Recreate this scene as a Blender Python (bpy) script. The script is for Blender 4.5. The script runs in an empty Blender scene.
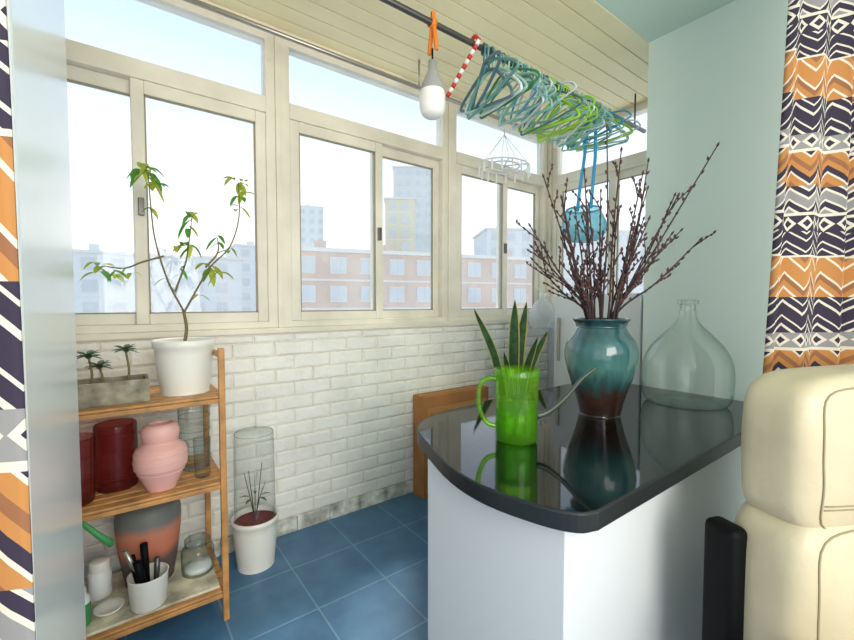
import bpy, bmesh, math, random
from mathutils import Vector, Matrix
random.seed(7)
R = Vector((.8,-.6,0)); F = Vector((.6,.8,0)); U = Vector((0,0,1))

def lin(c):
    return tuple(((x/255)/12.92 if x/255<=.04045 else ((x/255+.055)/1.055)**2.4) for x in c)+(1,)

# ---------------- materials ----------------
def newmat(name):
    m = bpy.data.materials.new(name); m.use_nodes=True
    nt=m.node_tree; nt.nodes.clear()
    o=nt.nodes.new('ShaderNodeOutputMaterial')
    return m,nt,o
def pbr(name,col,rough=.5,metal=0,noise=0,nscale=8,bump=0,bscale=40,spec=.5,trans=0,coat=0,tl=0):
    m,nt,o=newmat(name)
    p=nt.nodes.new('ShaderNodeBsdfPrincipled')
    p.inputs['Base Color'].default_value=lin(col)
    p.inputs['Roughness'].default_value=rough
    p.inputs['Metallic'].default_value=metal
    p.inputs['Specular IOR Level'].default_value=spec
    p.inputs['Coat Weight'].default_value=coat
    p.inputs['Transmission Weight'].default_value=trans
    if tl:
        t=nt.nodes.new('ShaderNodeBsdfTranslucent'); t.inputs[0].default_value=lin([min(255,x*1.25) for x in col])
        mx=nt.nodes.new('ShaderNodeMixShader'); mx.inputs[0].default_value=tl
        nt.links.new(p.outputs[0],mx.inputs[1]); nt.links.new(t.outputs[0],mx.inputs[2]); nt.links.new(mx.outputs[0],o.inputs[0])
    else: nt.links.new(p.outputs[0],o.inputs[0])
    tc=nt.nodes.new('ShaderNodeTexCoord')
    if noise:
        n=nt.nodes.new('ShaderNodeTexNoise'); n.inputs['Scale'].default_value=nscale; n.inputs['Detail'].default_value=6
        nt.links.new(tc.outputs['Object'],n.inputs['Vector'])
        r=nt.nodes.new('ShaderNodeValToRGB')
        r.color_ramp.elements[0].position=.3; r.color_ramp.elements[1].position=.7
        r.color_ramp.elements[0].color=lin([max(0,x*(1-noise)) for x in col])
        r.color_ramp.elements[1].color=lin([min(255,x*(1+noise*.5)) for x in col])
        nt.links.new(n.outputs['Fac'],r.inputs[0]); nt.links.new(r.outputs[0],p.inputs['Base Color'])
    if bump:
        n=nt.nodes.new('ShaderNodeTexNoise'); n.inputs['Scale'].default_value=bscale; n.inputs['Detail'].default_value=5
        nt.links.new(tc.outputs['Object'],n.inputs['Vector'])
        b=nt.nodes.new('ShaderNodeBump'); b.inputs['Strength'].default_value=bump; b.inputs['Distance'].default_value=.01
        nt.links.new(n.outputs['Fac'],b.inputs['Height']); nt.links.new(b.outputs[0],p.inputs['Normal'])
    return m
def thinglass(name,col,edge,power=2.5,haze=0,hazecol=(255,255,255),gloss=1.0,dirt_bloom=0):
    m,nt,o=newmat(name)
    lf=nt.nodes.new('ShaderNodeLayerWeight'); lf.inputs['Blend'].default_value=.5
    pw=nt.nodes.new('ShaderNodeMath'); pw.operation='POWER'; pw.inputs[1].default_value=4
    nt.links.new(lf.outputs['Facing'],pw.inputs[0])
    pe=nt.nodes.new('ShaderNodeMath'); pe.operation='POWER'; pe.inputs[1].default_value=power
    nt.links.new(lf.outputs['Facing'],pe.inputs[0])
    mc=nt.nodes.new('ShaderNodeMixRGB'); mc.inputs[1].default_value=lin(col); mc.inputs[2].default_value=lin(edge)
    nt.links.new(pe.outputs[0],mc.inputs[0])
    t=nt.nodes.new('ShaderNodeBsdfTransparent'); nt.links.new(mc.outputs[0],t.inputs[0])
    g=nt.nodes.new('ShaderNodeBsdfGlossy'); g.inputs['Roughness'].default_value=.03
    mul=nt.nodes.new('ShaderNodeMath'); mul.operation='MULTIPLY_ADD'; mul.inputs[1].default_value=.6*gloss; mul.inputs[2].default_value=.045*gloss
    nt.links.new(pw.outputs[0],mul.inputs[0])
    mx=nt.nodes.new('ShaderNodeMixShader'); nt.links.new(mul.outputs[0],mx.inputs[0])
    nt.links.new(t.outputs[0],mx.inputs[1]); nt.links.new(g.outputs[0],mx.inputs[2])
    last=mx
    if haze:
        d=nt.nodes.new('ShaderNodeBsdfTranslucent'); d.inputs[0].default_value=lin(hazecol)
        d2=nt.nodes.new('ShaderNodeBsdfDiffuse'); d2.inputs[0].default_value=lin(hazecol)
        a=nt.nodes.new('ShaderNodeMixShader'); a.inputs[0].default_value=.4
        nt.links.new(d.outputs[0],a.inputs[1]); nt.links.new(d2.outputs[0],a.inputs[2])
        m2=nt.nodes.new('ShaderNodeMixShader'); m2.inputs[0].default_value=haze
        nt.links.new(mx.outputs[0],m2.inputs[1]); nt.links.new(a.outputs[0],m2.inputs[2]); last=m2
        if dirt_bloom:
            tc=nt.nodes.new('ShaderNodeTexCoord'); n=nt.nodes.new('ShaderNodeTexNoise'); n.inputs['Scale'].default_value=3.5; n.inputs['Detail'].default_value=8; n.inputs['Roughness'].default_value=.65
            nt.links.new(tc.outputs['Object'],n.inputs['Vector'])
            mr=nt.nodes.new('ShaderNodeMapRange'); mr.inputs[1].default_value=.38; mr.inputs[2].default_value=.72; mr.inputs[3].default_value=haze*.6; mr.inputs[4].default_value=haze*(1+dirt_bloom)
            nt.links.new(n.outputs['Fac'],mr.inputs[0]); nt.links.new(mr.outputs[0],m2.inputs[0])
    nt.links.new(last.outputs[0],o.inputs[0])
    return m
def rampz(name,stops,rough=.3,dist=.15,nscale=6,coord='Generated',coat=0,bump=0):
    m,nt,o=newmat(name)
    p=nt.nodes.new('ShaderNodeBsdfPrincipled'); p.inputs['Roughness'].default_value=rough; p.inputs['Coat Weight'].default_value=coat
    tc=nt.nodes.new('ShaderNodeTexCoord'); sx=nt.nodes.new('ShaderNodeSeparateXYZ')
    nt.links.new(tc.outputs[coord],sx.inputs[0])
    mp=nt.nodes.new('ShaderNodeMapping'); mp.inputs['Scale'].default_value=(1,1,.3)
    nt.links.new(tc.outputs[coord],mp.inputs[0])
    n=nt.nodes.new('ShaderNodeTexNoise'); n.inputs['Scale'].default_value=nscale; n.inputs['Detail'].default_value=5
    nt.links.new(mp.outputs[0],n.inputs['Vector'])
    a=nt.nodes.new('ShaderNodeMath'); a.operation='MULTIPLY_ADD'; a.inputs[1].default_value=dist*2; 
    nt.links.new(n.outputs['Fac'],a.inputs[0])
    s=nt.nodes.new('ShaderNodeMath'); s.operation='SUBTRACT'; s.inputs[1].default_value=dist
    nt.links.new(sx.outputs[2],s.inputs[0]); nt.links.new(s.outputs[0],a.inputs[2])
    r=nt.nodes.new('ShaderNodeValToRGB')
    el=r.color_ramp.elements
    el[0].position=stops[0][0]; el[0].color=lin(stops[0][1]); el[1].position=stops[-1][0]; el[1].color=lin(stops[-1][1])
    for q,c in stops[1:-1]:
        e=el.new(q); e.color=lin(c)
    nt.links.new(a.outputs[0],r.inputs[0]); nt.links.new(r.outputs[0],p.inputs['Base Color'])
    nt.links.new(p.outputs[0],o.inputs[0])
    return m

# ---------------- mesh builder ----------------
class B:
    def __init__(s,name): s.n=name; s.v=[]; s.f=[]; s.m=[]; s.fm=[]; s.sm=[]; s.uv=None
    def mi(s,mat):
        if mat not in s.m: s.m.append(mat)
        return s.m.index(mat)
    def add(s,vs,fs,mat,smooth=True,M=None):
        o=len(s.v)
        for v in vs:
            v=Vector(v)
            s.v.append(M@v if M else v)
        i=s.mi(mat)
        for f in fs:
            s.f.append([a+o for a in f]); s.fm.append(i); s.sm.append(smooth)
    def box(s,lo,hi,mat,bev=0,M=None,seg=2):
        lo=Vector(lo);hi=Vector(hi)
        bm=bmesh.new(); bmesh.ops.create_cube(bm,size=1)
        sz=hi-lo; c=(lo+hi)/2
        for v in bm.verts: v.co=Vector((v.co.x*sz.x,v.co.y*sz.y,v.co.z*sz.z))+c
        if bev: bmesh.ops.bevel(bm,geom=bm.edges[:],offset=bev,segments=seg,profile=.5,affect='EDGES')
        bm.verts.index_update()
        s.add([v.co.copy() for v in bm.verts],[[v.index for v in f.verts] for f in bm.faces],mat,bool(bev) and seg>2,M)
        bm.free()
    def lathe(s,prof,mat,c=(0,0,0),seg=40,M=None,smooth=True,fn=None):
        c=Vector(c); vs=[];fs=[]
        for (r,z) in prof:
            for k in range(seg):
                a=2*math.pi*k/seg
                rr=r*(fn(a,z) if fn else 1)
                vs.append(c+Vector((rr*math.cos(a),rr*math.sin(a),z)))
        for i in range(len(prof)-1):
            for k in range(seg):
                k2=(k+1)%seg
                fs.append([i*seg+k,i*seg+k2,(i+1)*seg+k2,(i+1)*seg+k])
        s.add(vs,fs,mat,smooth,M)
    def tube(s,pts,rad,mat,seg=8,M=None,closed=False):
        pts=[Vector(p) for p in pts]; n=len(pts)
        if not isinstance(rad,(list,tuple)): rad=[rad]*n
        vs=[];fs=[]
        up=None
        for i,p in enumerate(pts):
            if closed: t=(pts[(i+1)%n]-pts[i-1])
            else: t=pts[min(i+1,n-1)]-pts[max(i-1,0)]
            t.normalize()
            if up is None:
                up=Vector((0,0,1)) if abs(t.z)<.9 else Vector((1,0,0))
            a=(up-t*up.dot(t)); 
            if a.length<1e-4: a=t.orthogonal()
            a.normalize(); b=t.cross(a); up=a
            for k in range(seg):
                an=2*math.pi*k/seg
                vs.append(p+(a*math.cos(an)+b*math.sin(an))*rad[i])
        for i in range(n if closed else n-1):
            j=(i+1)%n
            for k in range(seg):
                k2=(k+1)%seg
                fs.append([i*seg+k,i*seg+k2,j*seg+k2,j*seg+k])
        if not closed:
            fs.append(list(range(seg))[::-1]); fs.append([(n-1)*seg+k for k in range(seg)])
        s.add(vs,fs,mat,True,M)
    def blob(s,c,d,l,r,mat,seg=6):
        d=Vector(d).normalized(); c=Vector(c)
        s.tube([c+d*l*t for t in (0,.15,.45,.75,1)],[r*.3,r*.8,r,r*.6,r*.1],mat,seg)
    def leaf(s,base,d,l,w,mat,droop=.3):
        base=Vector(base); d=Vector(d).normalized()
        side=d.cross(U)
        if side.length<.05: side=Vector((.8,-.6,0))
        side.normalize(); nrm=side.cross(d)
        vs=[];fs=[]; N=6
        for i in range(N+1):
            t=i/N; ww=w*.5*math.sin(math.pi*min(1,t*.92+.04))**.8
            if i==N: ww=w*.02
            c=base+d*l*t-U*droop*l*t*t
            vs+= [c-side*ww+nrm*ww*.35, c, c+side*ww+nrm*ww*.35]
        for i in range(N):
            a=i*3; fs+=[[a,a+1,a+4,a+3],[a+1,a+2,a+5,a+4]]
        s.add(vs,fs,mat,True)
    def prism(s,poly,z0,z1,mat,bev=0,side=None):
        bm=bmesh.new()
        vs=[bm.verts.new((x,y,z0)) for x,y in poly]
        f=bm.faces.new(vs)
        r=bmesh.ops.extrude_face_region(bm,geom=[f])
        for v in r['geom']:
            if isinstance(v,bmesh.types.BMVert): v.co.z=z1
        bmesh.ops.recalc_face_normals(bm,faces=bm.faces[:])
        if bev:
            ed=[e for e in bm.edges if abs(e.verts[0].co.z-e.verts[1].co.z)<1e-6]
            bmesh.ops.bevel(bm,geom=ed,offset=bev,segments=3,profile=.5,affect='EDGES')
        bm.verts.index_update(); bm.normal_update()
        V=[v.co.copy() for v in bm.verts]
        s.add(V,[[v.index for v in f.verts] for f in bm.faces if abs(f.normal.z)>.99],mat,False)
        s.add(V,[[v.index for v in f.verts] for f in bm.faces if abs(f.normal.z)<=.99],side or mat,False)
        bm.free()
    def build(s,loc=(0,0,0),sub=0,world=False):
        loc=Vector(loc)
        me=bpy.data.meshes.new(s.n)
        me.from_pydata([tuple(v-loc) if world else tuple(v) for v in s.v],[],s.f)
        for m in s.m: me.materials.append(m)
        for p,i,sm in zip(me.polygons,s.fm,s.sm): p.material_index=i; p.use_smooth=sm
        me.update()
        bm=bmesh.new(); bm.from_mesh(me); bmesh.ops.recalc_face_normals(bm,faces=bm.faces[:]); bm.to_mesh(me); bm.free()
        ob=bpy.data.objects.new(s.n,me); ob.location=loc
        bpy.context.collection.objects.link(ob)
        return ob

def rings(pts,n):  # catmull-rom
    pts=[Vector(p) for p in pts]; out=[]
    P=[pts[0]*2-pts[1]]+pts+[pts[-1]*2-pts[-2]]
    for i in range(1,len(P)-2):
        for k in range(n):
            t=k/n; a,b,c,d=P[i-1],P[i],P[i+1],P[i+2]
            out.append(.5*((2*b)+(c-a)*t+(2*a-5*b+4*c-d)*t*t+(3*b-a-3*c+d)*t**3))
    out.append(pts[-1]); return out
def prof(pts,n=5):
    return [(max(0,p.x),p.y) for p in rings([Vector((a,b,0)) for a,b in pts],n)]

# ---------------- materials ----------------
M_teal=pbr('mint_wall_paint',(224,238,230),.75,bump=.05)
M_tealc=pbr('mint_ceiling_paint',(212,232,218),.8)
M_white=pbr('white_wall_paint',(240,243,244),.2,bump=.03,bscale=5)
M_cab=pbr('white_cabinet_paint',(224,225,226),.5,bump=.03)
M_brick=pbr('white_foam_brick',(246,243,235),.55,bump=1,bscale=28,noise=.05,nscale=4)
M_grout=pbr('brick_groove',(228,222,210),.8)
M_frame=pbr('cream_window_frame',(236,229,212),.4,noise=.09,nscale=3)
M_framed=pbr('frame_gasket',(150,140,116),.6)
M_plank=pbr('cream_plank',(255,238,192),.4,noise=.04,nscale=2)
M_gap=pbr('plank_gap',(150,118,72),.8)
M_skirt=pbr('white_skirting_tile',(226,220,206),.3,noise=.35,nscale=14)
M_bamboo=pbr('bamboo',(204,146,84),.45,noise=.18,nscale=14)
M_black=pbr('black_granite',(9,12,15),.05,spec=.6)
M_blackedge=pbr('black_granite_edge',(24,29,32),.45)
M_pot=pbr('white_ceramic',(242,238,228),.3)
M_soil=pbr('soil',(70,45,32),.95,bump=1,bscale=60)
M_redsoil=pbr('reddish_soil',(125,55,50),.95,bump=1,bscale=60)
M_stem=pbr('green_stem',(120,106,62),.6)
M_leaf=pbr('green_leaf',(96,150,58),.45,noise=.25,nscale=20,tl=.4)
M_leafy=pbr('yellow_green_leaf',(178,188,70),.45,noise=.2,nscale=20,tl=.4)
M_succ=pbr('succulent',(80,105,80),.5,noise=.3,nscale=30,tl=.2)
M_greywood=pbr('weathered_wood',(150,142,122),.7,noise=.35,nscale=18,bump=.4)
M_pink=pbr('pink_ceramic',(240,184,176),.45)
M_maroon=thinglass('maroon_glass',(215,135,130),(135,60,62),1.5,haze=.34,hazecol=(165,72,70))
M_redglass=thinglass('red_glass',(225,165,162),(160,80,82),1.5,haze=.1,hazecol=(190,100,100))
M_clear=thinglass('clear_glass',(246,249,248),(160,172,168),2)
M_demi=thinglass('green_tinted_glass',(253,254,253),(150,190,176),3,haze=.012,hazecol=(240,248,244),gloss=1.3)
M_acryl=thinglass('acrylic',(251,252,252),(185,194,194),3)
M_bag=thinglass('clear_polythene',(240,243,243),(220,225,225),haze=.4)
M_pane=thinglass('window_pane',(252,253,253),(240,244,246),haze=.11,gloss=.5,dirt_bloom=.9,hazecol=(255,253,248))  # pane haze imitates daylight bloom as well as dirty glass
M_green=thinglass('green_plastic',(208,250,110),(125,205,45),1.5,haze=.16,hazecol=(190,245,90))
M_water=thinglass('green_water',(200,242,95),(120,200,50),haze=.1,hazecol=(160,225,65))
M_spout=pbr('dark_spout',(62,72,62),.3)
M_card=pbr('cardboard',(182,122,70),.8,noise=.1,nscale=6)
M_card2=pbr('cardboard_tape',(200,145,88),.4)
M_fridge=pbr('grey_appliance',(210,214,216),.35)
M_dark=pbr('dark_plastic',(8,8,10),.6,spec=.15)
M_steel=pbr('steel_pole',(100,98,95),.35,metal=.7)
M_chrome=pbr('brushed_rail',(170,165,155),.3,metal=.7)
M_orange=pbr('orange_clip',(235,130,35),.4)
M_bulbw=pbr('frosted_bulb',(246,244,238),.35)
M_bulbg=pbr('bulb_body',(165,165,165),.4)
M_twig=pbr('twig_bark',(64,44,42),.7,noise=.3,nscale=40)
M_bud=pbr('bud',(86,58,56),.7)
M_leather=pbr('beige_leather',(200,186,156),.42,noise=.07,nscale=4,bump=.5,bscale=11)
M_seam=pbr('leather_seam',(150,136,106),.6)
M_red=pbr('red_stripe',(205,50,40),.4)
M_wplast=pbr('white_plastic',(240,240,238),.4)
M_snake=pbr('snake_leaf',(52,90,50),.4,noise=.4,nscale=25,tl=.15)
M_snakee=pbr('snake_leaf_edge',(200,195,95),.4,tl=.2)
M_mat=pbr('marbled_mat',(226,212,186),.4,noise=.3,nscale=12)
M_blue=pbr('blue_strap',(60,165,220),.5)
M_bluebag=thinglass('blue_clear_pouch',(190,225,230),(110,180,200),haze=.35,hazecol=(160,215,225))
M_label=pbr('green_label',(70,150,85),.5)
M_vase=rampz('teal_glaze',[(0,(44,28,24)),(.22,(66,42,34)),(.34,(46,80,80)),(.5,(76,126,120)),(.75,(58,98,102)),(1,(34,60,66))],.14,.18,9,coat=.5)
M_dvase=rampz('gradient_stoneware',[(0,(80,68,66)),(.3,(100,82,80)),(.42,(205,118,90)),(.62,(210,132,104)),(.72,(122,122,116)),(1,(105,112,106))],.55,.05,5)

def tilefloor():
    m,nt,o=newmat('blue_floor_tile')
    p=nt.nodes.new('ShaderNodeBsdfPrincipled'); p.inputs['Roughness'].default_value=.28
    tc=nt.nodes.new('ShaderNodeTexCoord')
    b=nt.nodes.new('ShaderNodeTexBrick'); b.offset=0; b.squash=1
    b.inputs['Scale'].default_value=1; b.inputs['Brick Width'].default_value=.33; b.inputs['Row Height'].default_value=.33
    b.inputs['Mortar Size'].default_value=.004; b.inputs['Mortar Smooth'].default_value=.2
    b.inputs['Color1'].default_value=lin((68,112,150)); b.inputs['Color2'].default_value=lin((78,122,158)); b.inputs['Mortar'].default_value=lin((112,150,176))
    n=nt.nodes.new('ShaderNodeTexNoise'); n.inputs['Scale'].default_value=9; n.inputs['Detail'].default_value=6
    nt.links.new(tc.outputs['Object'],b.inputs['Vector']); nt.links.new(tc.outputs['Object'],n.inputs['Vector'])
    mx=nt.nodes.new('ShaderNodeMixRGB'); mx.blend_type='SOFT_LIGHT'; mx.inputs[0].default_value=.5
    nt.links.new(b.outputs['Color'],mx.inputs[1]); nt.links.new(n.outputs['Fac'],mx.inputs[2])
    nt.links.new(mx.outputs[0],p.inputs['Base Color'])
    bu=nt.nodes.new('ShaderNodeBump'); bu.inputs['Strength'].default_value=.4; bu.inputs['Distance'].default_value=.003; bu.invert=True
    nt.links.new(b.outputs['Fac'],bu.inputs['Height']); nt.links.new(bu.outputs[0],p.inputs['Normal'])
    nt.links.new(p.outputs[0],o.inputs[0]); return m
M_floor=tilefloor()

def curtainmat():
    m,nt,o=newmat('geometric_curtain_fabric')
    L=nt.links.new
    def val(x,inp):
        if isinstance(x,(int,float)): inp.default_value=x
        else: L(x,inp)
    def mt(op,a,b=0,c=0):
        n=nt.nodes.new('ShaderNodeMath'); n.operation=op
        val(a,n.inputs[0]); val(b,n.inputs[1]); val(c,n.inputs[2]); return n.outputs[0]
    uv=nt.nodes.new('ShaderNodeTexCoord'); sx=nt.nodes.new('ShaderNodeSeparateXYZ'); L(uv.outputs['UV'],sx.inputs[0])
    u,z=sx.outputs[0],sx.outputs[1]
    def tri(w): return mt('MULTIPLY',mt('ABSOLUTE',mt('SUBTRACT',mt('FRACT',mt('DIVIDE',u,w)),.5)),2)
    P=.66
    OR=(186,128,70);CR=(218,210,194);NV=(50,42,62);GR=(142,140,140);RU=(146,98,66)
    t2=mt('FRACT',mt('DIVIDE',z,P))
    def mixc(f,a,b_):
        m1=nt.nodes.new('ShaderNodeMixRGB'); L(f,m1.inputs[0])
        for x,i in ((a,1),(b_,2)):
            if isinstance(x,tuple): m1.inputs[i].default_value=lin(x)
            else: L(x,m1.inputs[i])
        return m1.outputs[0]
    base=nt.nodes.new('ShaderNodeRGB'); base.outputs[0].default_value=lin(CR); col=base.outputs[0]
    def mask(a,b): return mt('MULTIPLY',mt('GREATER_THAN',t2,a),mt('LESS_THAN',t2,b))
    def hh(a,b): return mt('DIVIDE',mt('SUBTRACT',t2,a),b-a)
    def chev(col,a,b,w,k,n,stops):
        h=mt('ADD',hh(a,b),mt('MULTIPLY',tri(w),k))
        c=mt('FRACT',mt('MULTIPLY',h,n))
        r=nt.nodes.new('ShaderNodeValToRGB'); r.color_ramp.interpolation='CONSTANT'; e=r.color_ramp.elements
        e[0].position=0; e[0].color=lin(stops[0][1]); e[1].position=stops[-1][0]; e[1].color=lin(stops[-1][1])
        for q,cc in stops[1:-1]: x=e.new(q); x.color=lin(cc)
        L(c,r.inputs[0]); return mixc(mask(a,b),col,r.outputs[0])
    def diam(col,a,b,w,bg,d1,d2):
        s=mt('ADD',mt('ABSOLUTE',mt('SUBTRACT',mt('MULTIPLY',hh(a,b),2),1)),mt('SUBTRACT',1,tri(w)))
        x=mixc(mt('LESS_THAN',s,.95),bg,d1); x=mixc(mt('LESS_THAN',s,.5),x,d2)
        return mixc(mask(a,b),col,x)
    def flat(col,a,b,c): return mixc(mask(a,b),col,c)
    col=chev(col,0,.20,.12,.45,1.2,[(0,OR),(.28,CR),(.36,OR),(.55,RU),(.72,CR),(.8,OR)])
    col=flat(col,.20,.21,CR)
    col=chev(col,.21,.33,.12,.5,1.3,[(0,NV),(.35,CR),(.45,NV),(.75,CR),(.85,NV)])
    col=diam(col,.33,.41,.06,NV,CR,NV)
    col=flat(col,.41,.425,CR)
    col=chev(col,.425,.56,.12,.45,1.4,[(0,GR),(.25,CR),(.38,NV),(.68,CR),(.8,GR)])
    col=chev(col,.56,.73,.12,.45,1.2,[(0,RU),(.2,OR),(.5,CR),(.58,NV),(.8,OR)])
    col=flat(col,.73,.745,CR)
    col=diam(col,.745,.82,.06,GR,CR,NV)
    col=chev(col,.82,1.0,.12,.4,1.5,[(0,NV),(.3,CR),(.42,NV),(.7,CR),(.78,NV)])
    p=nt.nodes.new('ShaderNodeBsdfPrincipled'); p.inputs['Roughness'].default_value=.85
    L(col,p.inputs['Base Color'])
    tl=nt.nodes.new('ShaderNodeBsdfTranslucent'); L(col,tl.inputs[0])
    mx=nt.nodes.new('ShaderNodeMixShader'); mx.inputs[0].default_value=.1
    L(p.outputs[0],mx.inputs[1]); L(tl.outputs[0],mx.inputs[2]); L(mx.outputs[0],o.inputs[0])
    return m
M_curt=curtainmat()

# ---------------- room shell ----------------
Y0,YW,XE,XT,ZC,ZS=-2.2,2.32,3.09,2.44,2.765,1.165
YT=1.17
b=B('floor'); b.box((-2.4,Y0,-.1),(XE+.15,YW+.15,0),M_floor); b.build()
b=B('wall_window_side'); b.box((-.75,YW,0),(XE+.15,YW+.15,ZS-.03),M_grout)
bw,bh=.215,.077; z=.085; row=0
while z<ZS-.04:
    x=-.6-(bw/2 if row%2 else 0)
    zt=min(z+bh,ZS-.035)
    while x<XE:
        x0=max(x,-.6)+.002; x1=min(x+bw,XE)-.002
        if x1-x0>.03 and zt-z>.02:
            d=.010+random.random()*.006; i=.010
            y=YW
            vs=[(x0,y,z+.002),(x1,y,z+.002),(x1,y,zt-.002),(x0,y,zt-.002)]
            vs+=[(x0+i,y-d,z+.002+i),(x1-i,y-d,z+.002+i),(x1-i,y-d,zt-.002-i),(x0+i,y-d,zt-.002-i)]
            vs+=[(x0+i*.35,y-d*.75,z+.002+i*.35),(x1-i*.35,y-d*.75,z+.002+i*.35),(x1-i*.35,y-d*.75,zt-.002-i*.35),(x0+i*.35,y-d*.75,zt-.002-i*.35)]
            fs=[[4,5,6,7]]
            for k in range(4):
                k2=(k+1)%4; fs+=[[k,k2,8+k2,8+k],[8+k,8+k2,4+k2,4+k]]
            b.add(vs,fs,M_brick,False)
        x+=bw
    z+=bh; row+=1
b.build()
b=B('baseboard_window_side')
x=-.6
while x<XE:
    b.box((x+.002,YW-.018,0),(min(x+.2,XE)-.002,YW,.083),M_skirt,.002); x+=.2
b.build()
b=B('window_sill'); b.box((-.6,YW-.02,ZS-.03),(XE,YW+.12,ZS),M_frame,.004); b.build()
b=B('wall_balcony_end'); b.box((XE,YT,0),(XE+.15,YW+.15,ZS),M_cab); b.build()
b=B('wall_balcony_left'); b.box((-.75,1.3,0),(-.6,YW+.15,ZC),M_white); b.build()
b=B('wall_mint'); b.box((XT,Y0,0),(XE+.15,YT,ZC),M_teal); b.build()
b=B('wall_door_jamb'); b.box((-.75,.62,0),(-.080,1.335,ZC),M_white,.004); b.build()
b=B('ceiling'); b.box((-2.4,Y0,ZC),(XE+.15,YT,ZC+.12),M_tealc); b.build()
b=B('ceiling_planks'); b.box((-.75,YT,ZC+.02),(XE+.15,YW+.15,ZC+.12),M_gap)
y=YT
while y<YW+.1:
    b.box((-.75,y+.0025,ZC-.002),(XE+.15,min(y+.104,YW+.15)-.0025,ZC+.02),M_plank,.003); y+=.104
b.build()
b=B('trim_1'); b.box((-.75,YW-.03,ZC-.03),(XE,YW+.06,ZC-.002),M_frame,.004); b.build()

# ---------------- windows ----------------
def window(name,s0,s1,meet,mode,front_first=True):
    b=B(name)
    def bx(a0,a1,d0,d1,z0,z1,mat,bev=.004):
        if mode=='x': b.box((a0,YW+d0,z0),(a1,YW+d1,z1),mat,bev)
        else: b.box((XE+d0,YW-a1,z0),(XE+d1,YW-a0,z1),mat,bev)
    zb,zt=ZS,2.745
    fw=.05
    bx(s0,s0+fw,0,.08,zb,zt,M_frame); bx(s1-fw,s1,0,.08,zb,zt,M_frame)
    bx(s0,s1,.001,.079,zb,zb+.035,M_frame); bx(s0,s1,.001,.079,zt-.045,zt,M_frame)
    bx(s0+fw,s1-fw,-.004,.076,2.315,2.40,M_frame)
    bx(s0+fw,s1-fw,.03,.034,2.40,zt-.045,M_pane,0)
    def sash(a0,a1,d):
        w=.052; z0,z1=zb+.035,2.315
        bx(a0,a0+w,d,d+.03,z0,z1,M_frame,.005); bx(a1-w,a1,d,d+.03,z0,z1,M_frame,.005)
        bx(a0+w,a1-w,d+.001,d+.029,z0,z0+.05,M_frame,.003); bx(a0+w,a1-w,d+.001,d+.029,z1-.06,z1,M_frame,.003)
        for (p0,p1,q0,q1) in ((a0+w,a0+w+.006,z0+.05,z1-.06),(a1-w-.006,a1-w,z0+.05,z1-.06),(a0+w,a1-w,z0+.05,z0+.056),(a0+w,a1-w,z1-.066,z1-.06)):
            bx(p0,p1,d+.006,d+.024,q0,q1,M_framed,0)
        bx(a0+w,a1-w,d+.013,d+.017,z0+.05,z1-.06,M_pane,0)
    if front_first: sash(s0+fw,meet+.03,.004); sash(meet-.03,s1-fw,.042)
    else: sash(s0+fw,meet+.03,.042); sash(meet-.03,s1-fw,.004)
    bx(meet-.012,meet+.012,-.012,.006,1.7,1.78,M_steel,.003)
    return b.build()
window('window_1',-.52,.715,.105,'x',False)
window('window_2',.745,1.93,1.36,'x',True)
window('window_3',1.96,3.06,2.53,'x',True)
window('window_4',.03,YW-YT-.01,.58,'y',True)
b=B('trim_2')
for xx in (.715,1.93): b.box((xx,YW-.008,ZS),(xx+.03,YW+.07,2.745),M_frame,.003)
b.box((3.06,YW-.03,ZS),(XE+.02,YW+.07,2.745),M_frame,.003)
b.box((-.6,YW,ZS),(-.52,YW+.07,2.745),M_frame,.003)
b.build()

# ---------------- counter ----------------
b=B('bar_counter')
cv=rings([(.88,.512,0),(.831,.535,0),(.79,.61,0),(.757,.76,0),(.771,.918,0),(.835,1.11,0),(.892,1.25,0),(.97,1.34,0),(1.1,1.40,0),(1.4,1.44,0),(1.6,1.45,0)],4)
poly=[(2.435,.512)]+[(p.x,p.y) for p in cv]+[(2.435,1.45)]
b.prism(poly,.772,.822,M_black,.006,M_blackedge)
b.box((.835,.57,0),(2.435,1.11,.772),M_cab,.003)
b.build()

# ---------------- curtains ----------------
def curtain(name,top0,top1,bot0,bot1,nf,A,z0,z1,W,off=0):
    top0,top1,bot0,bot1=[Vector((p[0],p[1],0)) for p in (top0,top1,bot0,bot1)]
    NS,NZ=nf*16,40; vs=[];fs=[];uv=[]
    for j in range(NZ+1):
        t=j/NZ; z=z0+(z1-z0)*t
        a=bot0.lerp(top0,t); c=bot1.lerp(top1,t); d=(c-a); n=Vector((d.y,-d.x,0)).normalized()
        for i in range(NS+1):
            s=i/NS
            ph=2*math.pi*nf*s+.5*math.sin(3*t+s*7)
            amp=A*(.75+.25*math.sin(s*9+1.3))*(1-.25*t)
            p=a+d*(s+.012*math.sin(ph*2))+n*amp*math.sin(ph)
            vs.append((p.x,p.y,z)); uv.append((s*W+off,z))
    for j in range(NZ):
        for i in range(NS):
            k=j*(NS+1)+i; fs.append([k,k+1,k+NS+2,k+NS+1])
    me=bpy.data.meshes.new(name); me.from_pydata(vs,[],fs)
    ul=me.uv_layers.new(name='UVMap')
    for l in me.loops: ul.data[l.index].uv=uv[l.vertex_index]
    for p in me.polygons: p.use_smooth=True
    me.materials.append(M_curt)
    ob=bpy.data.objects.new(name,me); bpy.context.collection.objects.link(ob)
    md=ob.modifiers.new('t','SOLIDIFY'); md.thickness=.002
    return ob
curtain('patterned_curtain',(1.81,.41),(2.16,.20),(1.61,.45),(2.06,.20),4,.036,.02,2.738,.85)
curtain('patterned_curtain.001',(-.45,.52),(-.081,.55),(-.45,.50),(-.070,.53),5,.022,.02,2.738,.9,.05)
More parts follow.
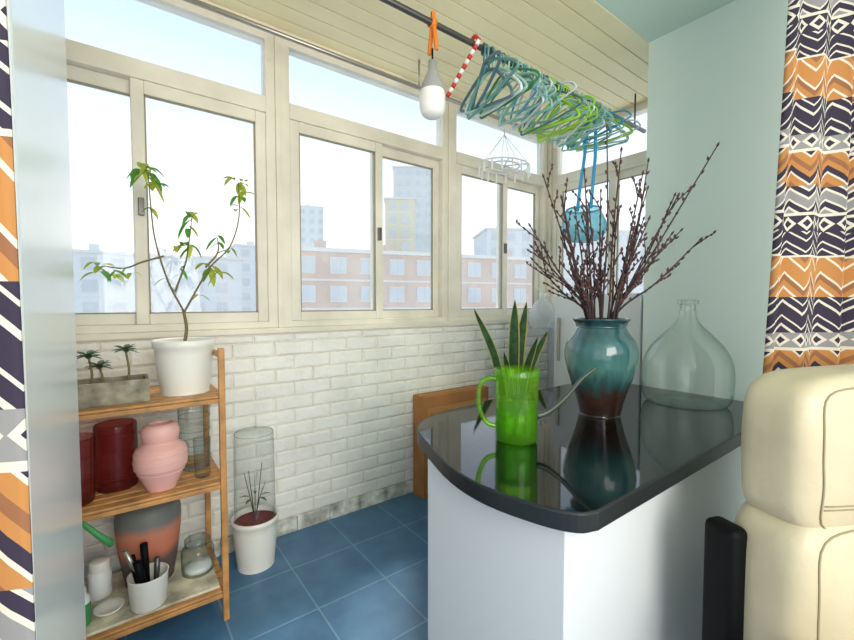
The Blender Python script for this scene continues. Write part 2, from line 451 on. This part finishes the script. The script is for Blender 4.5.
b=B('curtain_rail'); b.box((-.5,.38,2.74),(2.43,.42,2.765),M_wplast,.004); b.build()

# ---------------- armchair ----------------
def cushion(b,c,s,mat,M=None,bul=.03,n=20,p=6,wr=0):
    def warp(x,z): return wr*(math.sin(x*5+z*3)*math.sin(z*6+1)+.6*math.sin(x*11-z*5))*(1-x*x)*(1-z*z)*2
    bm=bmesh.new(); bmesh.ops.create_cube(bm,size=2)
    bmesh.ops.subdivide_edges(bm,edges=bm.edges[:],cuts=n,use_grid_fill=True)
    for v in bm.verts:
        x,y,z=v.co
        k=(abs(x)**p+abs(y)**p+abs(z)**p)**(1/p)
        q=Vector((x,y,z))/k
        r=Vector((q.x*s[0]/2,q.y*s[1]/2,q.z*s[2]/2))
        r.y*=1+bul*(1-q.x**2)*(1-q.z**2)*8
        r.y+=warp(q.x,q.z)
        v.co=r+Vector(c)
    bm.verts.index_update()
    b.add([v.co.copy() for v in bm.verts],[[v.index for v in f.verts] for f in bm.faces],mat,True,M); bm.free()
    def surf(x,z):
        qy=(max(1e-4,1-abs(x)**p-abs(z)**p))**(1/p)
        y=-qy*s[1]/2*(1+bul*(1-x*x)*(1-z*z)*8)+warp(x,z)
        return Vector((x*s[0]/2+c[0],y+c[1]-.0005,z*s[2]/2+c[2]))
    return surf
b=B('leather_armchair')
s1=cushion(b,(0.0,-.008,.935),(.63,.18,.39),M_leather,bul=.055,p=5.5,wr=.003)
s2=cushion(b,(0,-.010,.54),(.67,.20,.54),M_leather,bul=.055,p=5.5,wr=.003)
b.box((-.28,.0,.3),(.28,.07,1.05),M_leather,.03,seg=4)
for s in (s1,s2):
    e=.86; N=24; loop=[]; cor=.9
    for i in range(96):
        a=2*math.pi*i/96; ca,sa=math.cos(a),math.sin(a); k=(abs(ca)**8+abs(sa)**8)**(-1/8)
        loop.append(s(e*ca*k,e*sa*k))
    b.tube(loop,.0024,M_seam,6,closed=True)
b.tube([s1(-.84+1.68*i/24,-.50) for i in range(25)],.002,M_seam,6)
b.tube([s1(-.84+1.68*i/24,-.55) for i in range(25)],.002,M_seam,6)
for xx in (-.38,.38):
    b.tube([s2(xx,-.84+1.68*i/20) for i in range(21)],.0024,M_seam,6)
    b.tube([s2(xx+.03,-.84+1.68*i/20) for i in range(21)],.002,M_seam,6)
cushion(b,(0,-.36,.40),(.56,.60,.17),M_leather,bul=0)
b.box((-.29,-.66,.2),(.29,.06,.33),M_leather,.03,seg=4)
for sx in (-1,1):
    cushion(b,(sx*.365,-.36,.49),(.09,.55,.10),M_leather,bul=0)
    b.box((sx*.365-.02,-.6,.05),(sx*.365+.02,-.55,.46),M_dark,.008)
    b.box((sx*.345-.03,.02,.05),(sx*.345+.03,.11,.73),M_dark,.02,seg=4)
    b.box((sx*.365-.03,-.64,0),(sx*.365+.03,.12,.05),M_dark,.01)
b.box((-.34,-.1,.1),(.34,-.05,.19),M_dark,.005)
ob=b.build((1.56,.20,0)); ob.rotation_euler=(0,0,math.radians(-20))

# ---------------- bamboo rack ----------------
b=B('bamboo_shelf_rack')
X0,X1,YA,YB=-.42,.345,1.81,2.22
for x in (X0,X1-.024):
    for y in (YA,YB-.022): b.box((x,y,0),(x+.024,y+.022,1.12),M_bamboo,.004)
for zz in (.13,.58,.93):
    for x in (X0+.002,X1-.022): b.box((x,YA+.022,zz-.035),(x+.018,YB-.022,zz-.008),M_bamboo,.003)
    b.box((X0+.024,YA+.002,zz-.03),(X1-.024,YA+.016,zz-.012),M_bamboo,.003)
    n=8; w=(YB-YA-.0)/n
    for k in range(n):
        b.box((X0+.001 if 0<k<n-1 else X0+.025,YA+k*w+.005,zz-.011),(X1-.001 if 0<k<n-1 else X1-.025,YA+(k+1)*w-.006,zz),M_bamboo,.003)
for x in (X0+.003,X1-.021): b.box((x,YA+.022,1.08),(x+.016,YB-.022,1.10),M_bamboo,.003)
b.build()
ZT,ZM,ZB=.931,.581,.131

def stalk(b,pts,r0,r1,mat,n=5,seg=7):
    P=rings(pts,n); m=len(P); b.tube(P,[r0+(r1-r0)*i/(m-1) for i in range(m)],mat,seg); return P
b=B('potted_tree')
b.lathe(prof([(0,.0),(.083,0),(.088,.006),(.1,.1),(.108,.185)],3)+[(.113,.19),(.115,.215),(.11,.22),(.104,.215),(.1,.19)],M_pot)
b.lathe([(0,.19),(.1,.188)],M_soil)
k=.00413
def P2(u,v,d=0,u0=184,v0=345,z0=.19): return R*((u-u0)*k)+U*((v0-v)*k+z0)+F*d
stalk(b,[P2(183,347),P2(185,328,.01),P2(184,310,.0)],.007,.006,M_stem)
trunk=[[P2(184,310),P2(172,280,-.02),P2(162,240,-.03),P2(157,205,-.02),P2(152,172,0)],
[P2(184,312),P2(194,290,.02),P2(208,265,.03),P2(228,245,.03),P2(238,215,.03),P2(237,180,.04)],
[P2(166,255),P2(150,262,-.04),P2(135,268,-.05),P2(115,266,-.06)],
[P2(176,290),P2(181,262,.04),P2(184,240,.05),P2(188,212,.05)],
[P2(207,266),P2(212,250,.06),P2(210,234,.08)]]
for i,t in enumerate(trunk): stalk(b,t,.0045,.002,M_stem)
def cluster(c,n,l,w,spread=1,up=-.1):
    for q in range(n):
        a=2*math.pi*q/n+random.random()*.8
        d=Vector((math.cos(a)*spread,math.sin(a)*spread,up-.6+random.random()*1.4))
        c2=c+Vector((random.uniform(-.012,.012),random.uniform(-.012,.012),random.uniform(-.03,.01)))
        b.leaf(c2,d,l*(.6+.6*random.random()),w*random.uniform(.8,1.2),random.choice([M_leaf,M_leafy,M_leaf,M_leafy]),.3+.7*random.random())
for (uu,vv,dd,n,l,w) in ((152,170,0,9,.07,.03),(144,165,0,4,.065,.03),(160,180,0,4,.06,.028),(158,205,-.02,2,.05,.02),(237,178,.04,6,.06,.028),(240,188,.04,4,.06,.024),(237,207,.03,3,.045,.02),
 (188,210,.05,6,.055,.026),(185,222,.05,3,.055,.025),(184,242,.05,6,.065,.03),(176,246,.04,3,.055,.026),(179,264,.04,2,.04,.02),(113,266,-.06,7,.065,.03),(126,270,-.06,4,.06,.028),(142,268,-.05,3,.045,.02),
 (210,234,.08,4,.055,.024),(207,262,.03,6,.06,.028),(214,268,.03,3,.055,.024),(170,278,-.02,2,.04,.02),(228,245,.03,3,.04,.018),(195,288,.02,2,.04,.018)):
    cluster(P2(uu,vv,dd),n,l,w)
b.build((.225,1.98,ZT))

b=B('succulent_planter')
b.box((-.15,-.07,0),(.15,.07,.012),M_greywood,.002)
for (lo,hi) in (((-.15,-.075,0),(.15,-.063,.085)),((-.15,.063,0),(.15,.075,.085)),((-.15,-.063,0),(-.138,.063,.085)),((.138,-.063,0),(.15,.063,.085))): b.box(lo,hi,M_greywood,.002)
b.box((-.138,-.063,.012),(.138,.063,.065),M_soil)
for (x,h) in ((-.03,.15),(.08,.17),(.0,.1),(-.1,.11)):
    stalk(b,[(x,0,.06),(x+.01,.0,.06+h*.3),(x+.0,.01,.06+h*.8)],.005,.0035,M_stem)
    for q in range(14):
        a=q*2.4; d=Vector((math.cos(a),math.sin(a),-.2+.08*q))
        b.leaf((x,.01,.055+h*.8),d,.045,.02,M_succ,.15)
b.build((-.055,1.935,ZT))

b=B('pink_vase')
b.lathe(prof([(0,0),(.045,0),(.052,.01),(.074,.06),(.088,.09)],3)+prof([(.090,.095),(.091,.12),(.088,.15)],3)+prof([(.083,.152),(.083,.16),(.058,.182)],3)+prof([(.055,.184),(.062,.2),(.065,.222),(.058,.245),(.043,.255),(.034,.252),(.034,.235)],3),M_pink)
for q in (.07,.09,.115,.14): 
    r={.07:.079,.09:.088,.115:.091,.14:.089}[q]
    b.tube([(r*math.cos(a*math.pi/20),r*math.sin(a*math.pi/20),q) for a in range(40)],.002,M_pink,6,closed=True)
b.build((.127,1.895,ZM))
b=B('maroon_vase'); b.lathe(prof([(0,0),(.062,0),(.068,.006),(.07,.1),(.07,.22),(.069,.245)],3)+[(.066,.25)],M_maroon); b.build((-.012,2.02,ZM))
def rib(a,z): return 1+.02*math.cos(a*18)
b=B('red_glass_vase'); b.lathe([(0,.004),(.055,.004),(.058,.01),(.06,.12),(.064,.235),(.066,.24)],M_redglass,seg=108,fn=rib); b.build((-.135,1.92,ZM))
b=B('ribbed_glass_vase'); b.lathe([(0,.002),(.052,.002),(.055,.01),(.058,.15),(.063,.285),(.065,.29)],M_clear,seg=108,fn=rib)
for q in (.01,.05,.11,.17,.23,.288): b.tube([(.061*math.cos(a*math.pi/20),.061*math.sin(a*math.pi/20),q) for a in range(40)],.0018,M_clear,5,closed=True)
b.build((.262,2.04,ZM))
b=B('small_glass_tumbler'); b.lathe([(0,.002),(.026,.002),(.028,.01),(.032,.16)],M_clear,seg=60,fn=rib)
b.tube([(.032*math.cos(a*math.pi/16),.032*math.sin(a*math.pi/16),.16) for a in range(32)],.0015,M_clear,5,closed=True); b.build((.272,1.915,ZM))
b=B('marbled_mat'); b.box((-.18,1.835,ZB),(.315,2.19,ZB+.012),M_mat,.003); b.build()
Z3=ZB+.0135
b=B('stoneware_vase'); b.lathe(prof([(0,0),(.08,0),(.088,.01),(.108,.14),(.118,.26),(.108,.31),(.082,.335),(.078,.345)],4)+[(.09,.355),(.094,.362),(.088,.364),(.075,.35),(.07,.32)],M_dvase); b.build((.09,2.073,Z3))
b=B('glass_jar'); b.lathe(prof([(0,.003),(.055,.003),(.062,.012),(.064,.08),(.058,.105),(.046,.115)],3)+[(.046,.125)],M_clear)
b.lathe([(0,.148),(.04,.147),(.05,.14),(.05,.122),(.046,.12)],M_clear); b.lathe([(0,.03),(.05,.03),(.055,.012),(0,.008)],M_white); b.build((.258,1.995,Z3))
b=B('utensil_cup'); b.lathe([(0,0),(.056,0),(.06,.005),(.066,.115),(.068,.12),(.063,.12),(.058,.02),(0,.018)],M_pot)
for (dx,dy,tx,ty,h,r,m) in ((-.02,0,-.05,.01,.2,.011,M_dark),(.0,.02,-.01,.04,.22,.013,M_dark),(.02,-.01,.03,-.02,.18,.01,M_steel),(0,-.02,-.035,-.03,.19,.014,M_dark),(.01,.01,-.07,.0,.23,.009,M_chrome)):
    b.tube([(dx,dy,.02),(dx*.3+tx*.7,dy*.3+ty*.7,h*.7),(tx,ty,h)],[r*.6,r,r],m)
b.build((.075,1.885,Z3))
b=B('cosmetic_jar'); b.lathe([(0,0),(.035,0),(.038,.004),(.038,.1),(.03,.11)],M_wplast); b.lathe([(.034,.108),(.034,.14),(.03,.145),(0,.145)],M_pot); b.build((-.075,2.05,Z3))
b=B('spice_bottle'); b.lathe([(0,0),(.03,0),(.032,.004),(.032,.08)],M_label); b.lathe([(.032,.08),(.028,.1),(.02,.105),(.02,.13),(0,.13)],M_wplast); b.build((-.13,1.905,Z3))
b=B('small_plate'); b.lathe([(0,0),(.03,0),(.042,.01),(.048,.018),(.046,.02),(.03,.007),(0,.005)],M_pot); b.build((-.047,1.925,Z3))
b=B('garden_trowel'); 
b.tube([(-.11,1.803,.556),(-.06,1.80,.49),(-.03,1.80,.455)],[.008,.011,.012],M_label); b.tube([(-.11,1.803,.556),(-.15,1.803,.56),(-.2,1.804,.575)],.006,M_steel); b.build()

b=B('floor_planter')
b.lathe(prof([(0,0),(.08,0),(.086,.006),(.098,.12),(.106,.22)],3)+[(.11,.224),(.11,.245),(.105,.247),(.098,.225)],M_pot,seg=48)
b.lathe([(0,.222),(.1,.22)],M_redsoil)
b.lathe([(.096,.23),(.092,.62),(.09,.66)],M_acryl); b.lathe([(.09,.66),(.088,.668),(.084,.67),(0,.672)],M_acryl)
b.tube([(.09*math.cos(a*math.pi/18),.09*math.sin(a*math.pi/18),.66) for a in range(36)],.0018,M_clear,5,closed=True)
for q in range(5):
    a=q*1.3; stalk(b,[(0,0,.22),(.02*math.cos(a),.02*math.sin(a),.32),(.05*math.cos(a),.05*math.sin(a),.40+.03*q)],.003,.0015,M_twig)
    b.leaf((.03*math.cos(a),.03*math.sin(a),.34),(math.cos(a),math.sin(a),.3),.05,.016,M_succ,.4)
b.build((.53,2.13,0))

b=B('cardboard_box'); b.box((1.60,2.17,0),(2.20,2.29,.68),M_card,.003)
b.box((1.63,2.166,.03),(2.17,2.171,.60),M_card2,.001); b.box((1.66,2.163,.06),(2.14,2.168,.57),M_card,.001)
b.box((1.60,2.225,.679),(2.2,2.235,.683),M_card2,.001); b.build()

b=B('grey_fridge'); b.box((2.50,1.19,.03),(3.05,1.80,1.36),M_fridge,.012,seg=3); b.box((2.462,1.195,.05),(2.497,1.795,.5),M_fridge,.01,seg=3); b.box((2.462,1.195,.51),(2.497,1.795,1.35),M_fridge,.01,seg=3)
b.box((2.445,1.74,.9),(2.462,1.76,1.2),M_chrome,.004); b.box((2.52,1.22,0),(3.0,1.78,.03),M_dark); b.build()

b=B('snake_plant')
b.lathe(prof([(0,0),(.12,0),(.13,.01),(.15,.2),(.165,.42)],3)+[(.172,.425),(.172,.45),(.16,.45),(.155,.42)],M_pot); b.lathe([(0,.42),(.155,.42)],M_soil)
px=.0072
for (bu,tu,tv,w,dp) in ((-6,-38,308,.075,0),(2,2,300,.10,0),(8,16,302,.095,.06),(14,34,330,.08,0),(0,-10,350,.06,-.05),(10,22,335,.07,-.05)):
    base=R*(bu*px*.6)+U*.42+F*dp*.4; top=R*(tu*px)+U*(1.3+(303-tv)*px)+F*dp*1.4
    mid=base.lerp(top,.5)+U*.06+R*(-tu*px*.12)
    P=rings([base,mid,top],7); n=len(P); vs=[];fs=[]
    for i,p in enumerate(P):
        t=i/(n-1); ww=w*.5*(.55+.6*t)*(1-t**4)+.001
        sd=R
        vs+=[p-sd*ww,p-sd*ww*.8+F*.006,p+F*.012,p+sd*ww*.8+F*.006,p+sd*ww]
    for i in range(n-1):
        a=i*5
        b.add([vs[a+j] for j in (0,1,6,5)],[[0,1,2,3]],M_snakee); b.add([vs[a+j] for j in (3,4,9,8)],[[0,1,2,3]],M_snakee)
        b.add([vs[a+j] for j in (1,2,7,6)],[[0,1,2,3]],M_snake); b.add([vs[a+j] for j in (2,3,8,7)],[[0,1,2,3]],M_snake)
b.build((2.22,1.96,0))
b=B('plastic_bag')
b.lathe(prof([(0,0),(.07,.01),(.1,.07),(.095,.15),(.06,.22),(.02,.26),(.035,.3)],4),M_bag,seg=36,fn=lambda a,z:1+.12*math.sin(a*5+z*20)+.05*math.sin(a*11))
b.tube([(0,0,.26),(0,.03,.33),(0,.075,.36)],.003,M_wplast,5)
b.build((2.86,2.20,1.08))

# ---------------- counter objects ----------------
CZ=.8225
b=B('green_watering_can')
b.lathe([(0,.003),(.066,.003),(.07,.01),(.072,.13),(.074,.235),(.077,.25),(.072,.252)],M_green)
b.lathe([(0,.006),(.067,.008),(.069,.135),(0,.135)],M_water)
b.lathe([(.075,.225),(.078,.233),(.075,.24)],M_green)
hp=rings([-R*.068+U*.215,-R*.10+U*.218,-R*.128+U*.19,-R*.13+U*.12,-R*.105+U*.065,-R*.068+U*.05],5); b.tube(hp,.0085,M_green,10)
sp=rings([R*.068+U*.085,R*.11+U*.10,R*.17+U*.15,R*.225+U*.215,R*.28+U*.258],5); n=len(sp); b.tube(sp,[.012-.007*i/(n-1) for i in range(n)],M_spout,10)
b.build((1.105,.955,CZ))

b=B('teal_ceramic_vase')
b.lathe(prof([(0,0),(.08,0),(.084,.008),(.098,.07),(.128,.16),(.148,.25),(.14,.31),(.112,.352),(.1,.375)],4)+prof([(.1,.375),(.106,.393),(.114,.403),(.116,.41),(.108,.412),(.096,.4),(.09,.37),(.11,.33),(.125,.27),(.1,.15),(.06,.03),(0,.02)],3),M_vase,seg=56)
b.build((1.665,.975,CZ))
b=B('bare_branches')
k=.0043
tips=[(530,232),(540,262),(548,178),(553,212),(562,245),(570,218),(578,182),(590,150),(598,205),(606,168),(615,215),(628,188),(640,198),(650,222),(662,208),(700,160),(692,232),(686,248),(640,172),(584,232),(620,240),(668,240),(533,252),(600,240),(576,250),(612,190),(655,190),(634,230),(566,200),(676,200),(590,215),(606,250),(646,250),(555,270)]
for (u,v) in tips:
    dp=random.uniform(-.14,.14)
    top=R*((u-601)*k)+U*(.40+(325-v)*k)+F*dp
    a=random.random()*6.28
    base=Vector((-top.x*.12,-top.y*.12,.06))+Vector((math.cos(a)*.02,math.sin(a)*.02,0))
    mouth=Vector((top.x,top.y,0)); 
    if mouth.length>.07: mouth=mouth.normalized()*.07
    mouth=mouth*(.6+.3*random.random())+U*.41
    mid=mouth.lerp(top,.5)+R*random.uniform(-.015,.015)+U*random.uniform(-.02,.02)+F*random.uniform(-.015,.015)
    P=rings([base,mouth,mid,top],7); n=len(P)
    b.tube(P,[.0055-.0033*i/(n-1) for i in range(n)],M_twig,6)
    for i in range(9,n-1,1):
        if random.random()<.9:
            d=(P[i+1]-P[i]).normalized(); sd=Vector((random.uniform(-1,1),random.uniform(-1,1),random.uniform(-.3,.6))).normalized()
            b.blob(P[i],d+sd*.7,.02,.0055,M_bud)
        if random.random()<.24:
            d=(P[i+1]-P[i]).normalized(); sd=(R*random.uniform(-1,1)+F*random.uniform(-.5,.5)).normalized()
            L=random.uniform(.05,.13); e=P[i]+(d+sd*.55).normalized()*L
            b.tube([P[i],P[i].lerp(e,.5)+d*.004,e],[.0028,.0024,.0018],M_twig,5)
            for t in (.35,.6,.85,1): b.blob(P[i].lerp(e,t),(d+sd*random.uniform(-.6,1.2)),.018,.005,M_bud)
    b.blob(P[-1],P[-1]-P[-2],.022,.005,M_bud)
b.build((1.665,.975,CZ))

b=B('glass_demijohn')
b.lathe(prof([(0,.012),(.10,.006),(.155,.003),(.178,.02),(.188,.06),(.19,.14),(.183,.2),(.155,.265),(.105,.325),(.062,.37),(.04,.405),(.034,.44),(.033,.47)],4)+[(.042,.472),(.045,.48),(.044,.49),(.034,.492),(.028,.485),(.028,.44)],M_demi,seg=64)
b.build((2.175,.835,CZ))

# ---------------- hanging stuff ----------------
PY,PZ=1.5,2.54
b=B('drying_pole'); b.tube([(-.6,PY,PZ),(3.09,PY,PZ)],.014,M_steel,12)
for x in (.2,2.95): b.tube([(x,PY,PZ),(x,PY,ZC)],.006,M_steel,8)
b.build()
b=B('drying_pole.001'); b.tube([(-.6,2.08,2.60),(3.09,2.08,2.60)],.012,M_chrome,12)
for x in (0.0,1.5,2.9): b.tube([(x,2.08,2.60),(x,2.08,ZC)],.006,M_chrome,8)
b.build()
cols=[(140,195,185),(100,155,150),(225,235,232),(72,118,128),(60,165,200),(160,215,60),(155,195,185),(85,118,128),(210,225,225),(60,130,80)]
HM=[pbr('hanger_plastic_%d'%i,c,.35) for i,c in enumerate(cols)]
b=B('clothes_hangers')
def hanger(x,mat,rz,tilt,w=.2,r=.005,drop=.17):
    M=Matrix.Translation((x,PY,PZ))@Matrix.Rotation(rz,4,'Z')@Matrix.Rotation(tilt,4,'X')
    hk=[(0,.0235*math.cos(a),.0235*math.sin(a)) for a in [math.radians(q) for q in range(-50,200,25)]]
    hk+= [(0,-.015,-.035),(0,0,-.05),(0,0,-.075)]
    b.tube(hk,r*.7,mat,6,M)
    sh=rings([(0,0,-.075),(0,w*.35,-.10),(0,w*.85,-drop+.03),(0,w,-drop-.01),(0,w*.93,-drop-.025),(0,w*.5,-drop-.03),(0,0,-drop-.035),(0,-w*.5,-drop-.03),(0,-w*.93,-drop-.025),(0,-w,-drop-.01),(0,-w*.85,-drop+.03),(0,-w*.35,-.10),(0,0,-.075)],3)
    b.tube(sh,r,mat,6,M)
x=1.47
while x<2.62:
    hanger(x,(HM[random.choice([0,1,3,6,7,7,3,2,8,9,4,0])] if x<1.95 else HM[random.choice([0,2,4,5,5,6,5])]),random.uniform(-.55,.3),random.uniform(-.22,.22),random.uniform(.17,.205),random.choice([.005,.006,.008]),random.uniform(.16,.22))
    x+=random.uniform(.015,.036)
b.build()
b=B('striped_hanger')
p0=Vector((1.41,1.468,2.545)); p1=Vector((1.34,1.62,2.32)); N=12
for i in range(N):
    b.tube([p0.lerp(p1,i/N),p0.lerp(p1,(i+1)/N)],.011,M_red if i%2 else M_wplast,8)
b.tube(rings([p0,p0+Vector((.0,.03,.034)),p0+Vector((0.0,.062,.012))],4),.009,M_red,8)
b.build()
b=B('clip_hanger')
cx,cy,cz=2.25,2.08,2.28
for r in (.2,.12): b.tube([(cx+r*math.cos(a*math.pi/18),cy+r*.8*math.sin(a*math.pi/18),cz) for a in range(36)],.006,M_wplast,6,closed=True)
for a in range(6):
    an=a*math.pi/3; b.tube([(cx,cy,cz),(cx+.2*math.cos(an),cy+.16*math.sin(an),cz)],.005,M_wplast,6)
    b.tube([(cx+.2*math.cos(an),cy+.16*math.sin(an),cz),(cx,cy,cz+.22)],.002,M_wplast,5)
for a in range(16):
    an=a*math.pi/8; b.box((cx+.2*math.cos(an)-.006,cy+.16*math.sin(an)-.004,cz-.075),(cx+.2*math.cos(an)+.006,cy+.16*math.sin(an)+.004,cz-.005),M_wplast,.002)
b.tube(rings([(cx,cy,cz+.22),(cx,cy+.0,cz+.28),(cx,cy+.02,cz+.33),(cx,cy-.012,cz+.34),(cx,cy-.02,cz+.31)],4),.004,M_wplast,6)
b.build()
b=B('hanging_light_bulb')
bx=1.155
b.lathe([(0,2.375),(.018,2.374),(.02,2.33),(.024,2.325),(.03,2.31),(.05,2.265),(.056,2.25),(.056,2.242)],M_bulbg,(0,0,0))
b.lathe(prof([(.055,2.242),(.058,2.215),(.057,2.17),(.045,2.14),(.02,2.126),(0,2.124)],3),M_bulbw)
b.tube([(0,0,2.37),(0,0,2.43)],.004,M_dark)
for s in (-1,1):
    b.box((-.006,s*.012-.006,2.41),(.012,s*.012+.006,2.59),M_orange,.003,Matrix.Translation((0,0,2.50))@Matrix.Rotation(s*.16,4,'X')@Matrix.Translation((0,0,-2.50)))
b.lathe([(.016,-.012),(.022,-.012),(.022,.012),(.016,.012),(.016,-.012)],M_orange,seg=20,M=Matrix.Translation((0,0,PZ))@Matrix.Rotation(math.pi/2,4,'Y'))
ob=b.build((bx,PY,0))
b=B('blue_hanging_pouch')
hx=2.40
b.tube([(hx,PY,PZ+.016),(hx+.01,PY-.03,2.4),(hx-.02,PY-.05,2.2),(hx-.04,PY-.05,2.05),(hx-.06,PY-.05,1.88)],.010,M_blue,6)
b.tube([(hx,PY,PZ+.016),(hx+.02,PY+.03,2.4),(hx-.0,PY+.04,2.2),(hx-.04,PY+.04,2.02),(hx-.05,PY+.05,1.88)],.010,M_blue,6)
b.lathe(prof([(.0,1.68),(.08,1.685),(.125,1.73),(.13,1.80),(.1,1.88)],3),M_bluebag,(hx-.06,PY,0),fn=lambda a,z:1+.05*math.sin(a*6+z*30))
b.tube([(hx-.06+.1*math.cos(a*math.pi/12),PY+.1*math.sin(a*math.pi/12),1.88) for a in range(24)],.006,M_blue,6,closed=True)
b.build()

# ---------------- outside ----------------
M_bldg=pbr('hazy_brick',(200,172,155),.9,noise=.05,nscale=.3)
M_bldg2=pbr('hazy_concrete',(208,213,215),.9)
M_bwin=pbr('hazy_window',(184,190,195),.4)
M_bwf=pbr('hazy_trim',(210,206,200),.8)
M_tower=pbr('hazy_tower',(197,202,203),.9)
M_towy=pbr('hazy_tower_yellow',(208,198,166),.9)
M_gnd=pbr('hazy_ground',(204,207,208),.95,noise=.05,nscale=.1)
b=B('ground'); b.box((-300,3.2,-14.2),(500,600,-14),M_gnd); b.build()
def building(name,p0,p1,depth,z1,body,fl=3,bay=3.2,z0=-14,wh=1.5):
    b=B(name); p0=Vector((p0[0],p0[1],0));p1=Vector((p1[0],p1[1],0)); d=p1-p0; L=d.length
    M=Matrix.Translation(p0)@Matrix.Rotation(math.atan2(d.y,d.x),4,'Z')
    b.box((0,0,z0),(L,depth,z1),body,0,M)
    b.box((-.3,-.3,z1),(L+.3,depth+.3,z1+.4),M_bwf,0,M)
    z=z1-fl+ .9
    while z>z0+1:
        x=bay*.3
        while x<L-1.5:
            b.box((x,-.12,z-.12),(x+1.7,-.01,z+wh+.1),M_bwf,0,M); b.box((x+.1,-.16,z),(x+.8,-.1,z+wh),M_bwin,0,M); b.box((x+.9,-.16,z),(x+1.6,-.1,z+wh),M_bwin,0,M)
            x+=bay
        b.box((0,-.08,z-.9),(L,0,z-.7),M_bwf,0,M)
        z-=fl
    for k in range(int(L//8)): b.box((3+k*8,3,z1+.4),(4.2+k*8,4.2,z1+1.6),body,0,M)
    return b.build()
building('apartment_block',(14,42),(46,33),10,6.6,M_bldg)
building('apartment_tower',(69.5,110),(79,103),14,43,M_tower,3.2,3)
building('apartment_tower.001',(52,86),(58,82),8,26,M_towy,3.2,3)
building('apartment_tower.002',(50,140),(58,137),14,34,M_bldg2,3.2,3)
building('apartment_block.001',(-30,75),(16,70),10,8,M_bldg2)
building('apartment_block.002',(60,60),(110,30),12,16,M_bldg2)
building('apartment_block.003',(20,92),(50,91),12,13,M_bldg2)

# ---------------- world, lights, camera ----------------
w=bpy.data.worlds.new('World'); bpy.context.scene.world=w; w.use_nodes=True
nt=w.node_tree; nt.nodes.clear()
o=nt.nodes.new('ShaderNodeOutputWorld'); bg=nt.nodes.new('ShaderNodeBackground')
tc=nt.nodes.new('ShaderNodeTexCoord'); sx=nt.nodes.new('ShaderNodeSeparateXYZ'); r=nt.nodes.new('ShaderNodeValToRGB')
nt.links.new(tc.outputs['Generated'],sx.inputs[0]); nt.links.new(sx.outputs[2],r.inputs[0]); nt.links.new(r.outputs[0],bg.inputs[0]); nt.links.new(bg.outputs[0],o.inputs[0])
e=r.color_ramp.elements; e[0].position=0; e[0].color=lin((244,245,245)); e[1].position=.95; e[1].color=lin((136,176,226))
x=e.new(.18); x.color=lin((232,238,243)); x=e.new(.5); x.color=lin((182,208,235))
bg.inputs[1].default_value=1.14
sun=bpy.data.lights.new('sun','SUN'); sun.energy=1.7; sun.angle=math.radians(6); sun.color=(1,.95,.86)
so=bpy.data.objects.new('sun',sun); bpy.context.collection.objects.link(so)
so.rotation_euler=Vector((-.45,-.5,-.95)).to_track_quat('-Z','Y').to_euler()
al=bpy.data.lights.new('room_fill','AREA'); al.energy=54; al.size=1.8; al.color=(1,.93,.83)  # added fill light behind the camera to brighten the interior, not a fixture
ao=bpy.data.objects.new('room_fill',al); bpy.context.collection.objects.link(ao); ao.location=(.1,-2.0,1.9)
ao.rotation_euler=Vector((.24,.95,.14)).to_track_quat('-Z','Y').to_euler()
cam=bpy.data.cameras.new('cam'); cam.sensor_fit='HORIZONTAL'; cam.sensor_width=36; cam.lens=415/854*36; cam.clip_start=.02; cam.clip_end=2000
co=bpy.data.objects.new('cam',cam); bpy.context.collection.objects.link(co)
co.location=(0,0,1.3); co.rotation_euler=(math.radians(90-2.35),0,math.radians(-36.87))
sc=bpy.context.scene; sc.camera=co
sc.view_settings.view_transform='Standard'; sc.view_settings.exposure=.64
sc.cycles.transparent_max_bounces=24
